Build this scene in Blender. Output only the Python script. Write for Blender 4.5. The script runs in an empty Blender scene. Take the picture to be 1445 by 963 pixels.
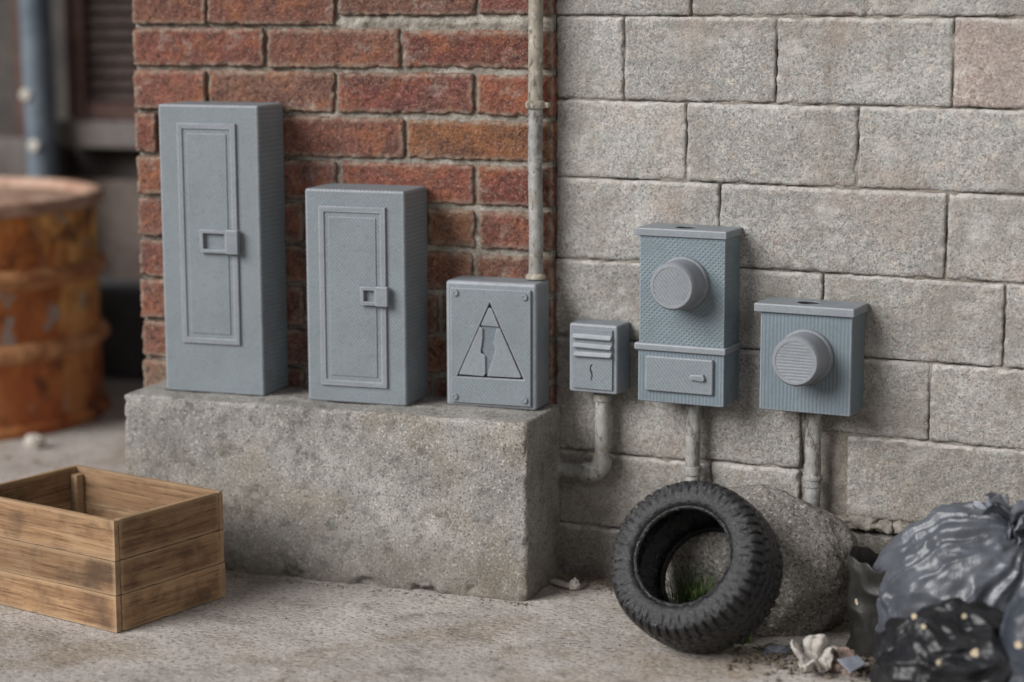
import bpy, bmesh, math, random
import numpy as np
from mathutils import Vector, Matrix
random.seed(7)
scn = bpy.context.scene
COL = scn.collection
R = math.radians

# ------------------------------------------------------------------ noise
_rng = np.random.RandomState(3)
_perm = np.tile(_rng.permutation(256), 3)
_grad = _rng.normal(size=(256, 3)); _grad /= np.linalg.norm(_grad, axis=1)[:, None]
def perlin(P):
    P = np.asarray(P, float); i = np.floor(P).astype(int); f = P - i; i &= 255
    u = f*f*f*(f*(f*6-15)+10); out = 0
    for dx in (0, 1):
        for dy in (0, 1):
            for dz in (0, 1):
                h = _perm[_perm[_perm[(i[:, 0]+dx) & 255]+((i[:, 1]+dy) & 255)]+((i[:, 2]+dz) & 255)]
                g = _grad[h & 255]
                d = ((f-[dx, dy, dz])*g).sum(1)
                w = (u[:, 0] if dx else 1-u[:, 0])*(u[:, 1] if dy else 1-u[:, 1])*(u[:, 2] if dz else 1-u[:, 2])
                out = out+w*d
    return out*1.4
def fbm(P, s, o=3, off=0.0):
    P = np.asarray(P, float)*s+off; a, r = 1.0, 0
    for k in range(o):
        r = r+a*perlin(P+17.3*k); P = P*2.03; a *= .5
    return r

# ------------------------------------------------------------------ material helpers
class NT:
    def __init__(s, name):
        s.m = bpy.data.materials.new(name); s.m.use_nodes = True
        s.t = s.m.node_tree; s.n = s.t.nodes; s.l = s.t.links
        s.b = s.n['Principled BSDF']
        s.tc = s.n.new('ShaderNodeTexCoord')
    def set(s, sock, v):
        if isinstance(v, bpy.types.NodeSocket): s.l.new(v, sock)
        elif isinstance(v, (tuple, list)) and len(v) == 3 and sock.type == 'RGBA': sock.default_value = (*v, 1)
        else: sock.default_value = v
    def obj(s): return s.tc.outputs['Object']
    def mapping(s, v, scale=(1, 1, 1), rot=(0, 0, 0), loc=(0, 0, 0)):
        n = s.n.new('ShaderNodeMapping'); s.set(n.inputs[0], v)
        n.inputs['Scale'].default_value = scale; n.inputs['Rotation'].default_value = rot; n.inputs['Location'].default_value = loc
        return n.outputs[0]
    def noise(s, v, scale, detail=3, rough=.55, dist=0):
        n = s.n.new('ShaderNodeTexNoise'); s.set(n.inputs['Vector'], v)
        n.inputs['Scale'].default_value = scale; n.inputs['Detail'].default_value = detail
        n.inputs['Roughness'].default_value = rough; n.inputs['Distortion'].default_value = dist
        return n.outputs['Fac']
    def voro(s, v, scale, out='Distance', feature='F1', rnd=1):
        n = s.n.new('ShaderNodeTexVoronoi'); s.set(n.inputs['Vector'], v); n.feature = feature
        n.inputs['Scale'].default_value = scale; n.inputs['Randomness'].default_value = rnd
        return n.outputs[out]
    def wave(s, v, scale, dist=0, detail=2, dscale=1, direction='X'):
        n = s.n.new('ShaderNodeTexWave'); s.set(n.inputs['Vector'], v); n.bands_direction = direction
        n.inputs['Scale'].default_value = scale; n.inputs['Distortion'].default_value = dist
        n.inputs['Detail'].default_value = detail; n.inputs['Detail Scale'].default_value = dscale
        return n.outputs['Fac']
    def ramp(s, f, stops, interp='LINEAR'):
        n = s.n.new('ShaderNodeValToRGB'); s.set(n.inputs[0], f); e = n.color_ramp.elements; n.color_ramp.interpolation = interp
        for k, (p, c) in enumerate(stops):
            x = e[k] if k < 2 else e.new(p)
            x.position = p; x.color = (*c, 1) if isinstance(c, (tuple, list)) else (c, c, c, 1)
        return n.outputs[0]
    def mix(s, f, a, b, mode='MIX'):
        n = s.n.new('ShaderNodeMix'); n.data_type = 'RGBA'; n.blend_type = mode
        s.set(n.inputs[0], f); s.set(n.inputs[6], a); s.set(n.inputs[7], b); return n.outputs[2]
    def math(s, op, a, b=0.0, clamp=False):
        n = s.n.new('ShaderNodeMath'); n.operation = op; n.use_clamp = clamp
        s.set(n.inputs[0], a); s.set(n.inputs[1], b); return n.outputs[0]
    def attr(s, name):
        n = s.n.new('ShaderNodeAttribute'); n.attribute_name = name; return n.outputs['Color']
    def n_attr(s, name):
        n = s.n.new('ShaderNodeAttribute'); n.attribute_name = name; return n.outputs['Fac']
    def sepz(s, v, k='Z'):
        n = s.n.new('ShaderNodeSeparateXYZ'); s.set(n.inputs[0], v); return n.outputs[k]
    def point(s): return s.n.new('ShaderNodeNewGeometry').outputs['Pointiness']
    def bump(s, h, strength=.5, dist=.002, prev=None):
        n = s.n.new('ShaderNodeBump'); s.set(n.inputs['Height'], h)
        n.inputs['Strength'].default_value = strength; n.inputs['Distance'].default_value = dist
        if prev is not None: s.l.new(prev, n.inputs['Normal'])
        return n.outputs[0]
    def done(s, color, rough=.8, normal=None, metal=0, spec=.3):
        s.set(s.b.inputs['Base Color'], color); s.set(s.b.inputs['Roughness'], rough); s.set(s.b.inputs['Metallic'], metal)
        s.b.inputs['Specular IOR Level'].default_value = spec
        if normal is not None: s.l.new(normal, s.b.inputs['Normal'])
        return s.m

def mat_brick():
    k = NT('weathered_red_brick'); o = k.obj(); t = k.attr('tint')
    c = k.mix(k.ramp(k.noise(o, 24, 5, .65), [(.40, 0), (.64, .8)]), t, (.120, .060, .052))
    c = k.mix(k.ramp(k.noise(k.mapping(o, loc=(3, 1, 7)), 19, 5, .65), [(.50, 0), (.68, .65)]), c, (.40, .150, .065))
    c = k.mix(k.ramp(k.noise(k.mapping(o, loc=(6, 2, 5)), 34, 4, .65), [(.54, 0), (.70, .5)]), c, (.25, .175, .135))
    gr = k.noise(o, 230, 4, .7)
    c = k.mix(k.ramp(gr, [(.33, .9), (.50, 0)]), c, (.045, .027, .024))
    c = k.mix(k.ramp(k.noise(k.mapping(o, loc=(9, 4, 2)), 270, 3, .65), [(.54, 0), (.68, .75)]), c, (.47, .27, .205))
    c = k.mix(k.ramp(k.noise(k.mapping(o, loc=(1, 4, 8)), 85, 4, .7), [(.36, .7), (.46, 0)]), c, (.060, .036, .032))
    pale = k.math('MULTIPLY', k.ramp(k.noise(k.mapping(o, loc=(5, 5, 5)), 17, 5, .7), [(.57, 0), (.68, 1)]), k.ramp(k.noise(o, 120, 3, .6), [(.35, 0), (.6, 1)]))
    c = k.mix(k.math('MULTIPLY', pale, .7), c, (.44, .38, .34))
    edge = k.ramp(k.sepz(k.attr('edge'), 'X'), [(.10, 0), (.8, 1)])
    c = k.mix(k.math('MULTIPLY', edge, k.ramp(k.noise(o, 60, 4, .6), [(.34, 0), (.60, .85)])), c, (.36, .285, .225))
    b = k.bump(k.noise(o, 170, 5, .75), 1.0, .006); b = k.bump(gr, .7, .003, b)
    return k.done(c, .92, b, 0, .2)
def mat_mortar(a=(.42, .39, .345), bq=(.22, .20, .17), name='lime_mortar'):
    k = NT(name); o = k.obj()
    c = k.mix(k.ramp(k.noise(o, 30, 4, .6), [(.35, 0), (.7, 1)]), bq, a)
    c = k.mix(k.ramp(k.noise(o, 260, 3, .7), [(.32, .85), (.5, 0)]), c, (.13, .11, .09))
    b = k.bump(k.noise(o, 190, 4, .7), 1, .004)
    return k.done(c, .95, b, 0, .1)
def mat_block():
    k = NT('coarse_concrete_block'); o = k.obj(); t = k.attr('tint')
    w = k.n.new('ShaderNodeVectorMath'); w.operation = 'ADD'
    wn = k.n.new('ShaderNodeTexNoise'); wn.inputs['Scale'].default_value = 160; wn.inputs['Detail'].default_value = 3; k.l.new(o, wn.inputs['Vector'])
    sc = k.n.new('ShaderNodeVectorMath'); sc.operation = 'SCALE'; sc.inputs['Scale'].default_value = .011; k.l.new(wn.outputs['Color'], sc.inputs[0])
    k.l.new(o, w.inputs[0]); k.l.new(sc.outputs[0], w.inputs[1]); wv = w.outputs[0]
    cell = k.sepz(k.voro(wv, 320, 'Color'), 'X'); cell2 = k.sepz(k.voro(wv, 120, 'Color'), 'Y')
    n1 = k.noise(o, 225, 4, .78); n2 = k.noise(k.mapping(o, loc=(2, 8, 1)), 190, 4, .74); big = k.noise(o, 5.5, 5, .6)
    c = k.mix(1.0, t, k.ramp(cell, [(0, .76), (.5, .97), (.85, 1.10), (1, 1.28)]), 'MULTIPLY')
    c = k.mix(k.ramp(cell2, [(.80, 0), (.95, .5)]), c, (.60, .545, .48))
    c = k.mix(k.ramp(cell2, [(.0, .45), (.10, 0)]), c, (.30, .20, .15))
    c = k.mix(k.ramp(n1, [(.37, .80), (.49, 0)]), c, (.095, .087, .079))
    c = k.mix(k.ramp(n2, [(.53, 0), (.66, .60)]), c, (.64, .62, .585))
    c = k.mix(k.ramp(big, [(.42, 0), (.62, .58)]), c, (.215, .195, .168))
    c = k.mix(k.ramp(k.noise(k.mapping(o, loc=(3, 9, 6), scale=(1, 1, 1.5)), 12, 5, .65), [(.53, 0), (.70, .55)]), c, (.60, .58, .55))
    c = k.mix(k.ramp(k.noise(k.mapping(o, loc=(8, 2, 6), scale=(1.6, 1, .5)), 9, 5, .7), [(.56, 0), (.72, .5)]), c, (.17, .155, .13))
    c = k.mix(k.ramp(k.noise(k.mapping(o, loc=(7, 3, 4)), 8, 4, .6), [(.54, 0), (.70, .28)]), c, (.42, .29, .22))
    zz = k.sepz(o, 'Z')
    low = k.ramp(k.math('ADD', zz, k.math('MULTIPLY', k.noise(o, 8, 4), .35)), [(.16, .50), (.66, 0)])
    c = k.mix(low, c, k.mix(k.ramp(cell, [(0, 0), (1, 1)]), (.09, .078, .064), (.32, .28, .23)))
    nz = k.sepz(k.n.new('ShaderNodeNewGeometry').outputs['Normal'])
    edge = k.math('MULTIPLY', k.ramp(k.sepz(k.attr('edge'), 'X'), [(.03, 0), (.55, 1)]), k.ramp(nz, [(-.12, 0), (.16, 1)]))  # upward edges lightened in colour as if lit from above, plus mortar smear
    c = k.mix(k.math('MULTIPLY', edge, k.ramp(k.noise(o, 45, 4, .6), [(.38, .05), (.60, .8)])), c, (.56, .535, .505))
    hgt = k.math('ADD', k.math('MULTIPLY', n1, 1.0), k.math('MULTIPLY', cell, .25))
    b = k.bump(hgt, 1.0, .0038)
    return k.done(c, .95, b, 0, .12)
def mat_concrete(name, c0, c1, stain=(.24, .18, .11), spec_scale=260, lowdark=0, pale=.5):
    k = NT(name); o = k.obj()
    c = k.mix(k.ramp(k.noise(o, 6, 6, .65), [(.30, 0), (.66, 1)]), c0, c1)
    c = k.mix(k.ramp(k.noise(k.mapping(o, loc=(4, 2, 9)), 4.2, 4, .6), [(.55, 0), (.70, .5)]), c, stain)
    c = k.mix(k.ramp(k.noise(o, spec_scale, 4, .75), [(.37, .85), (.49, 0)]), c, tuple(v*.34 for v in c0))
    c = k.mix(k.ramp(k.noise(k.mapping(o, loc=(1, 5, 3)), spec_scale*.8, 2, .6), [(.57, 0), (.70, pale)]), c, tuple(min(.7, v*1.6) for v in c1))
    c = k.mix(k.ramp(k.noise(k.mapping(o, loc=(8, 5, 3)), 34, 6, .8), [(.38, .55), (.48, 0)]), c, tuple(v*.40 for v in c0))
    c = k.mix(k.ramp(k.voro(o, 42), [(.05, .8), (.09, 0)]), c, (.06, .052, .045))
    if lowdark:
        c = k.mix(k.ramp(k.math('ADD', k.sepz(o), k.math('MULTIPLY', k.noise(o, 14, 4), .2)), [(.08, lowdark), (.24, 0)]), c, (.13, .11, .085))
    b = k.bump(k.noise(o, spec_scale, 4, .7), .8, .003); b = k.bump(k.noise(o, 45, 4, .6), .5, .004, b)
    return k.done(c, .93, b, 0, .15)
def mat_ground():
    k = NT('worn_concrete_ground'); o = k.obj()
    c = k.mix(k.ramp(k.noise(o, 5, 6, .65), [(.33, 0), (.68, 1)]), (.325, .295, .273), (.53, .487, .455))
    c = k.mix(k.ramp(k.noise(k.mapping(o, loc=(4.4, 2, 9)), 4.5, 5, .6), [(.52, 0), (.66, .65)]), c, (.26, .20, .135))
    c = k.mix(k.ramp(k.noise(k.mapping(o, loc=(1, 7, 3)), 11, 6, .7), [(.34, .6), (.47, 0)]), c, (.15, .13, .11))
    fl = k.mapping(o, scale=(.65, 1, 1))
    c = k.mix(k.ramp(k.noise(fl, 150, 4, .7), [(.36, .85), (.48, 0)]), c, (.11, .097, .088))
    c = k.mix(k.ramp(k.noise(k.mapping(fl, loc=(1, 5, 3)), 130, 3, .65), [(.55, 0), (.68, .75)]), c, (.56, .51, .475))
    c = k.mix(k.ramp(k.voro(o, 60), [(.05, .8), (.085, 0)]), c, (.07, .06, .05))
    b = k.bump(k.noise(fl, 150, 5, .7), .8, .004); b = k.bump(k.noise(o, 28, 4, .6), .55, .008, b)
    return k.done(c, .92, b, 0, .18)

def mat_print(name, mode='diag', base=(.152, .176, .194), pitch=.0050, strength=.33, light=.5):
    # grey printed resin: fine filament lines that show on every face
    k = NT(name); o = k.obj()
    sc = 2*math.pi/pitch/20.0
    ns = k.n.new('ShaderNodeVectorMath'); ns.operation = 'ADD'
    wob = k.n.new('ShaderNodeTexNoise'); wob.inputs['Scale'].default_value = 28; k.l.new(o, wob.inputs['Vector'])
    s2 = k.n.new('ShaderNodeVectorMath'); s2.operation = 'SCALE'; s2.inputs['Scale'].default_value = .003; k.l.new(wob.outputs['Color'], s2.inputs[0])
    k.l.new(o, ns.inputs[0]); k.l.new(s2.outputs[0], ns.inputs[1]); v = ns.outputs[0]
    def lines(rot): return k.wave(k.mapping(v, rot=rot), sc, 0, 0, 1, 'X')
    if mode == 'diag': h = lines((0, R(45), 0))
    elif mode == 'rdiag': h = lines((0, R(38), 0))
    elif mode == 'cross': h = k.math('MAXIMUM', lines((0, R(45), 0)), lines((0, R(-45), 0)))
    elif mode == 'vert': h = lines((0, 0, 0))
    elif mode == 'horiz': h = lines((0, R(90), 0))
    else: h = k.noise(o, 200, 2)
    nz = k.noise(o, 160, 4, .65)
    big = k.noise(o, 13, 4, .6)
    vis = k.ramp(k.noise(k.mapping(o, loc=(3, 3, 3)), 26, 3), [(.34, .35), (.58, 1)])
    hh = k.math('MULTIPLY', h, vis)
    c = k.mix(k.ramp(big, [(.35, 0), (.68, 1)]), tuple(x*.92 for x in base), tuple(x*1.08 for x in base))
    c = k.mix(k.math('MULTIPLY', hh, .58), c, tuple(min(1, x*1.5) for x in base))
    c = k.mix(k.ramp(nz, [(.34, .28), (.46, 0)]), c, tuple(x*.62 for x in base))
    c = k.mix(k.ramp(k.noise(k.mapping(o, loc=(6, 1, 2)), 75, 4, .7), [(.66, 0), (.76, .4)]), c, (.38, .41, .43))
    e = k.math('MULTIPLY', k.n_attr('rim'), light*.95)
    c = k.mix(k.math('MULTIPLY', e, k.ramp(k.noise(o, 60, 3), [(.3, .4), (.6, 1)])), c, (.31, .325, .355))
    hb = k.math('ADD', k.math('MULTIPLY', hh, .6), k.math('MULTIPLY', nz, .5))
    b = k.bump(hb, strength*1.5, .0020)
    r = k.ramp(nz, [(.3, .40), (.7, .60)])
    return k.done(c, r, b, 0, .4)
def mat_pipe(name, base=(.33, .325, .312)):
    k = NT(name); o = k.obj()
    c = k.mix(k.ramp(k.noise(o, 30, 4, .65), [(.35, 0), (.65, 1)]), tuple(x*.62 for x in base), base)
    c = k.mix(k.ramp(k.noise(k.mapping(o, scale=(1, 1, .45)), 90, 4, .7), [(.37, .85), (.48, 0)]), c, (.085, .072, .055))
    c = k.mix(k.ramp(k.noise(k.mapping(o, loc=(2, 2, 2)), 65, 4, .7), [(.56, 0), (.68, .75)]), c, (.45, .46, .45))
    c = k.mix(k.ramp(k.noise(k.mapping(o, loc=(5, 2, 2)), 17, 3, .6), [(.60, 0), (.70, .4)]), c, (.23, .19, .13))
    b = k.bump(k.noise(o, 140, 4, .7), .5, .002)
    return k.done(c, .62, b, .15, .4)
def mat_wood(name, axis):
    k = NT(name); o = k.obj()
    oi = k.n.new('ShaderNodeObjectInfo')
    v = k.n.new('ShaderNodeVectorMath'); v.operation = 'ADD'; k.l.new(o, v.inputs[0])
    cx = k.n.new('ShaderNodeCombineXYZ')
    for i in range(3): k.l.new(k.math('MULTIPLY', oi.outputs['Random'], (7.1, 3.7, 9.3)[i]), cx.inputs[i])
    k.l.new(cx.outputs[0], v.inputs[1]); p = v.outputs[0]
    st = (.10, 1, 1) if axis == 'X' else (.10, .10, 1) if axis == 'B' else (1, .10, 1)
    st2 = tuple(x*.4 if x < .5 else x for x in st)
    g = k.noise(k.mapping(p, scale=st2), 70, 5, .65, .4)
    gf = k.noise(k.mapping(p, scale=st2), 300, 4, .7)
    c = k.ramp(g, [(.30, (.165, .090, .047)), (.44, (.255, .147, .077)), (.58, (.33, .198, .107)), (.74, (.42, .268, .155))])
    c = k.mix(k.ramp(gf, [(.36, .75), (.47, 0)]), c, (.095, .052, .028))
    c = k.mix(k.ramp(gf, [(.55, 0), (.66, .35)]), c, (.46, .325, .20))
    c = k.mix(k.ramp(k.noise(p, 11, 4, .6), [(.49, 0), (.66, .78)]), c, (.085, .050, .033))
    c = k.mix(k.ramp(k.noise(k.mapping(p, loc=(4, 4, 4)), 14, 3, .6), [(.56, 0), (.74, .45)]), c, (.40, .29, .185))
    rnd = k.ramp(oi.outputs['Random'], [(0, .68), (1, 1.02)])
    c = k.mix(1.0, c, rnd, 'MULTIPLY')
    c = k.mix(k.ramp(k.point(), [(.51, 0), (.58, .5)]), c, (.48, .34, .21))
    b = k.bump(g, .6, .003); b = k.bump(gf, .6, .0012, b)
    return k.done(c, .78, b, 0, .25)
def mat_rubber():
    k = NT('dusty_black_rubber'); o = k.obj()
    c = k.mix(k.ramp(k.noise(o, 45, 5, .7), [(.42, 0), (.70, .7)]), (.006, .0062, .0078), (.019, .020, .023))
    c = k.mix(k.ramp(k.noise(o, 260, 3, .7), [(.62, 0), (.72, .6)]), c, (.12, .12, .125))
    up = k.n.new('ShaderNodeNewGeometry'); uz = k.sepz(up.outputs['Normal'])
    c = k.mix(k.math('MULTIPLY', k.ramp(uz, [(.3, 0), (.95, .45)]), k.noise(o, 80, 4, .7)), c, (.055, .056, .062))
    b = k.bump(k.noise(o, 150, 5, .75), .9, .003)
    return k.done(c, k.ramp(k.noise(o, 60, 3), [(.35, .20), (.7, .42)]), b, 0, .6)
def mat_stone(name, a=(.10, .088, .077), bq=(.215, .195, .175), sc=1.0):
    k = NT(name); o = k.obj()
    c = k.mix(k.ramp(k.noise(o, 16*sc, 5, .7), [(.35, 0), (.66, 1)]), a, bq)
    c = k.mix(k.ramp(k.noise(o, 200*sc, 4, .75), [(.38, .9), (.50, 0)]), c, tuple(x*.33 for x in a))
    c = k.mix(k.ramp(k.noise(k.mapping(o, loc=(1, 2, 3)), 210*sc, 3, .65), [(.56, 0), (.68, .8)]), c, tuple(min(.6, x*2.0) for x in bq))
    b = k.bump(k.noise(o, 150*sc, 5, .75), 1.0, .007)
    return k.done(c, .9, b, 0, .2)
def mat_plastic(name, c0, c1, rough=.38, spec=.5):
    k = NT(name); o = k.obj()
    c = k.mix(k.ramp(k.noise(o, 12, 4, .6), [(.35, 0), (.7, 1)]), c0, c1)
    c = k.mix(k.ramp(k.noise(o, 90, 4, .7), [(.60, 0), (.76, .2)]), c, tuple(min(1, x*1.7+.01) for x in c1))
    b = k.bump(k.noise(k.mapping(o, scale=(1, 1, .5)), 55, 4, .6), .35, .006)
    return k.done(c, rough, b, 0, spec)
def mat_rust():
    k = NT('rusted_orange_steel'); o = k.obj()
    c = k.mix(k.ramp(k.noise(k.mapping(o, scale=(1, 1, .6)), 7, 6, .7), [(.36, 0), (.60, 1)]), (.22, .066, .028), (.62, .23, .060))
    c = k.mix(k.ramp(k.noise(k.mapping(o, loc=(3, 1, 1), scale=(1, 1, .55)), 6.5, 5, .65), [(.46, 0), (.60, .95)]), c, (.80, .47, .16))
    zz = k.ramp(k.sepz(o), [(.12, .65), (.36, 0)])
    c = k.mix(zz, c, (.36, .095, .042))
    c = k.mix(k.ramp(k.noise(k.mapping(o, loc=(7, 3, 1)), 13, 4, .6), [(.60, 0), (.66, .9)]), c, (.33, .30, .28))
    c = k.mix(k.ramp(k.noise(k.mapping(o, loc=(1, 9, 2)), 10, 5, .7), [(.37, .85), (.46, 0)]), c, (.12, .045, .027))
    b = k.bump(k.noise(o, 60, 5, .7), .5, .006)
    return k.done(c, .8, b, .1, .3)
def mat_plain(name, c0, c1, sc=12, rough=.85, bump=.4, metal=0):
    k = NT(name); o = k.obj()
    c = k.mix(k.ramp(k.noise(o, sc, 5, .65), [(.35, 0), (.68, 1)]), c0, c1)
    c = k.mix(k.ramp(k.noise(o, sc*9, 3, .7), [(.33, .6), (.48, 0)]), c, tuple(x*.4 for x in c0))
    return k.done(c, rough, k.bump(k.noise(o, sc*7, 4, .7), bump, .004), metal, .3)
def mat_grass():
    k = NT('grass_blade_green'); o = k.obj()
    c = k.ramp(k.noise(o, 60, 2), [(.3, (.018, .042, .010)), (.55, (.070, .135, .032)), (.70, (.30, .31, .13))])
    return k.done(c, .6, None, 0, .3)

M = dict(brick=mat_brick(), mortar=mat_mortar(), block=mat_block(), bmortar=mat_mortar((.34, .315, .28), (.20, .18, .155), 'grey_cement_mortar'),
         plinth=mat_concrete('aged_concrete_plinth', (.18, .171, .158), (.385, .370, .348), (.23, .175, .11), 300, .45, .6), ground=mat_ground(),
         print=mat_print('grey_print_diagonal'), printr=mat_print('grey_print_reverse_diagonal', 'rdiag'), printx=mat_print('grey_print_crosshatch', 'cross', (.120, .155, .176), .0062, .45),
         printv=mat_print('grey_print_vertical', 'vert', (.120, .152, .175), .0062, .32), printh=mat_print('grey_print_horizontal', 'horiz', (.175, .190, .208), .005, .3),
         printd=mat_print('grey_print_dial', 'none', (.185, .197, .216), .0045, .25, .5), printf=mat_print('grey_print_dial_face', 'rdiag', (.17, .185, .203)), printp=mat_print('grey_print_plain', 'none', (.168, .187, .207), .0045, .25, .6),
         recess=mat_print('grey_print_recess', 'none', (.115, .138, .158), .0045, .3, .0),
         groove=mat_plain('dark_groove_shade_wash', (.018, .019, .022), (.035, .037, .042), 60, .7),  # dark wash that also paints recess shade into sign groove, slot and lid holes
         pipe=mat_pipe('galvanised_pipe'), pipey=mat_pipe('cream_painted_pipe', (.36, .325, .265)), woodx=mat_wood('crate_wood_long', 'X'), woody=mat_wood('crate_wood_side', 'Y'), woodb=mat_wood('crate_wood_floor', 'B'),
         rubber=mat_rubber(), boulder=mat_stone('grey_boulder_stone', (.20, .182, .164), (.33, .305, .278), .9), greybag=mat_plastic('grey_bag_plastic', (.050, .055, .066), (.095, .103, .122), .36, .45),
         knotbag=mat_plastic('lit_grey_bag_plastic', (.15, .16, .185), (.22, .235, .265), .5, .4), blackbag=mat_plastic('black_bag_plastic', (.007, .0075, .009), (.016, .017, .021), .40, .4), bluebag=mat_plastic('slate_bag_plastic', (.022, .026, .036), (.040, .046, .060), .45, .4),  # knot shares the grey bag's plastic, its colour lightened against shade
         sack=mat_plastic('dirty_black_sack', (.012, .0115, .010), (.034, .032, .029), .42, .4),
         rust=mat_rust(), rustrim=mat_plain('brown_rusted_rim', (.28, .15, .10), (.56, .40, .31), 20, .75), rusthoop=mat_plain('worn_rust_hoop', (.30, .115, .05), (.66, .36, .17), 16, .75), rustin=mat_plain('rust_inside', (.10, .055, .035), (.20, .115, .07), 10),
         grass=mat_grass(), paper=mat_plain('dirty_white_paper', (.34, .315, .285), (.56, .53, .495), 40, .85), pink=mat_stone('pink_stone', (.26, .17, .14), (.42, .31, .27), 1.4),
         shard=mat_plain('blue_grey_shard', (.16, .175, .21), (.26, .28, .32), 40), pale=mat_plain('pale_debris', (.40, .36, .31), (.62, .58, .53), 50), flake=mat_plain('yellowed_flake', (.36, .29, .20), (.58, .50, .37), 60, .8),
         gravel=mat_stone('brown_grit', (.16, .12, .09), (.34, .28, .225), 2.0),
         bwall=mat_plain('dark_backdrop_wall', (.038, .034, .032), (.080, .070, .063), 5), bwall2=mat_plain('brown_backdrop_wall', (.075, .057, .049), (.155, .125, .11), 6), slat=mat_plain('brown_shutter_wood', (.035, .024, .021), (.075, .052, .045), 14),
         post=mat_plain('red_brown_post', (.06, .032, .027), (.115, .07, .058), 10), sill=mat_plain('grey_stone_sill', (.085, .072, .068), (.165, .145, .135), 9), bpipe=mat_plain('blue_grey_drainpipe', (.075, .098, .125), (.155, .19, .225), 7, .55), clip=mat_plain('pale_pipe_patch', (.40, .38, .34), (.60, .57, .52), 12),
         step=mat_plain('slate_grey_step', (.055, .060, .066), (.105, .11, .115), 8), dark=mat_plain('dark_opening', (.012, .011, .010), (.022, .02, .018), 8))

# ------------------------------------------------------------------ object helpers
def tag(o, label=None, cat=None, group=None, kind=None):
    if label: o['label'] = label
    if cat: o['category'] = cat
    if group: o['group'] = group
    if kind: o['kind'] = kind
    return o
def empty(name, loc=(0, 0, 0), rz=0.0):
    o = bpy.data.objects.new(name, None); COL.objects.link(o); o.location = loc; o.rotation_euler = (0, 0, rz)
    o.empty_display_size = .02; return o
def link(name, me, mat, parent=None, loc=None, smooth=None, wn=False):
    o = bpy.data.objects.new(name, me); COL.objects.link(o)
    for m in (mat if isinstance(mat, (list, tuple)) else [mat]):
        me.materials.append(m)
    if smooth is not None:
        me.polygons.foreach_set('use_smooth', [True]*len(me.polygons))
        if smooth < 179: me.set_sharp_from_angle(angle=R(smooth))
    if wn:
        w = o.modifiers.new('normals', 'WEIGHTED_NORMAL'); w.keep_sharp = True
    if parent: o.parent = parent
    if loc is not None: o.location = loc
    return o
def mesh_np(name, V, F):
    me = bpy.data.meshes.new(name); me.from_pydata(np.asarray(V).tolist(), [], [list(map(int, f)) for f in F]); me.update(); return me
def from_bm(name, bm, mat, parent=None, loc=None, smooth=35, wn=True, rimmed=True):
    bmesh.ops.recalc_face_normals(bm, faces=bm.faces)
    me = bpy.data.meshes.new(name); bm.to_mesh(me); bm.free()
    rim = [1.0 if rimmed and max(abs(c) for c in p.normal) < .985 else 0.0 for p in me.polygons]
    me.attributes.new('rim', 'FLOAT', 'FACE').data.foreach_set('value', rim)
    return link(name, me, mat, parent, loc, smooth, wn)
def box_bm(x0, x1, y0, y1, z0, z1, bev=.003, seg=3, bm=None, taper=0):
    b = bmesh.new()
    bmesh.ops.create_cube(b, size=1)
    for v in b.verts:
        v.co = Vector(((x0+x1)/2+v.co.x*(x1-x0), (y0+y1)/2+v.co.y*(y1-y0), (z0+z1)/2+v.co.z*(z1-z0)))
    if bev > 0: bmesh.ops.bevel(b, geom=b.edges[:], offset=bev, segments=seg, profile=.5, affect='EDGES', clamp_overlap=True)
    if bm is None: return b
    tmp = bpy.data.meshes.new('tmp'); b.to_mesh(tmp); b.free(); bm.from_mesh(tmp); bpy.data.meshes.remove(tmp); return bm
def prism_bm(pts, y0, y1, bev=0, seg=2, holes=(), bm=None):
    """polygon in x,z extruded from y1 (back) to y0 (front, smaller y)"""
    b = bmesh.new(); es = []
    for loop in [pts]+list(holes):
        vs = [b.verts.new((p[0], y0, p[1])) for p in loop]
        for i in range(len(vs)): es.append(b.edges.new((vs[i], vs[(i+1) % len(vs)])))
    bmesh.ops.triangle_fill(b, use_beauty=True, use_dissolve=False, edges=es)
    fs = b.faces[:]
    if not holes: 
        bmesh.ops.dissolve_faces(b, faces=fs); fs = b.faces[:]
    r = bmesh.ops.extrude_face_region(b, geom=fs)
    for v in [g for g in r['geom'] if isinstance(g, bmesh.types.BMVert)]: v.co.y = y1
    bmesh.ops.recalc_face_normals(b, faces=b.faces)
    if bev > 0:
        ed = [e for e in b.edges if all(abs(v.co.y-y0) < 1e-6 for v in e.verts) and e.is_manifold and e.calc_face_angle(0) > .5]
        bmesh.ops.bevel(b, geom=ed, offset=bev, segments=seg, profile=.5, affect='EDGES', clamp_overlap=True)
    if bm is None: return b
    tmp = bpy.data.meshes.new('tmp'); b.to_mesh(tmp); b.free(); bm.from_mesh(tmp); bpy.data.meshes.remove(tmp); return bm
def lathe_bm(prof, seg=64, axis='Y', c=(0, 0, 0), bm=None, arc=None):
    """profile of (radius, along-axis)"""
    b = bm or bmesh.new(); rings = []
    for r, h in prof:
        ring = []
        for i in range(seg):
            a = 2*math.pi*i/seg
            p = (r*math.cos(a), h, r*math.sin(a)) if axis == 'Y' else (r*math.cos(a), r*math.sin(a), h) if axis == 'Z' else (h, r*math.cos(a), r*math.sin(a))
            ring.append(b.verts.new((p[0]+c[0], p[1]+c[1], p[2]+c[2])))
        rings.append(ring)
    for A, B in zip(rings, rings[1:]):
        for i in range(seg): b.faces.new((A[i], A[(i+1) % seg], B[(i+1) % seg], B[i]))
    for ring in (rings[0], rings[-1]):
        try: b.faces.new(ring)
        except ValueError: pass
    return b
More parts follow.
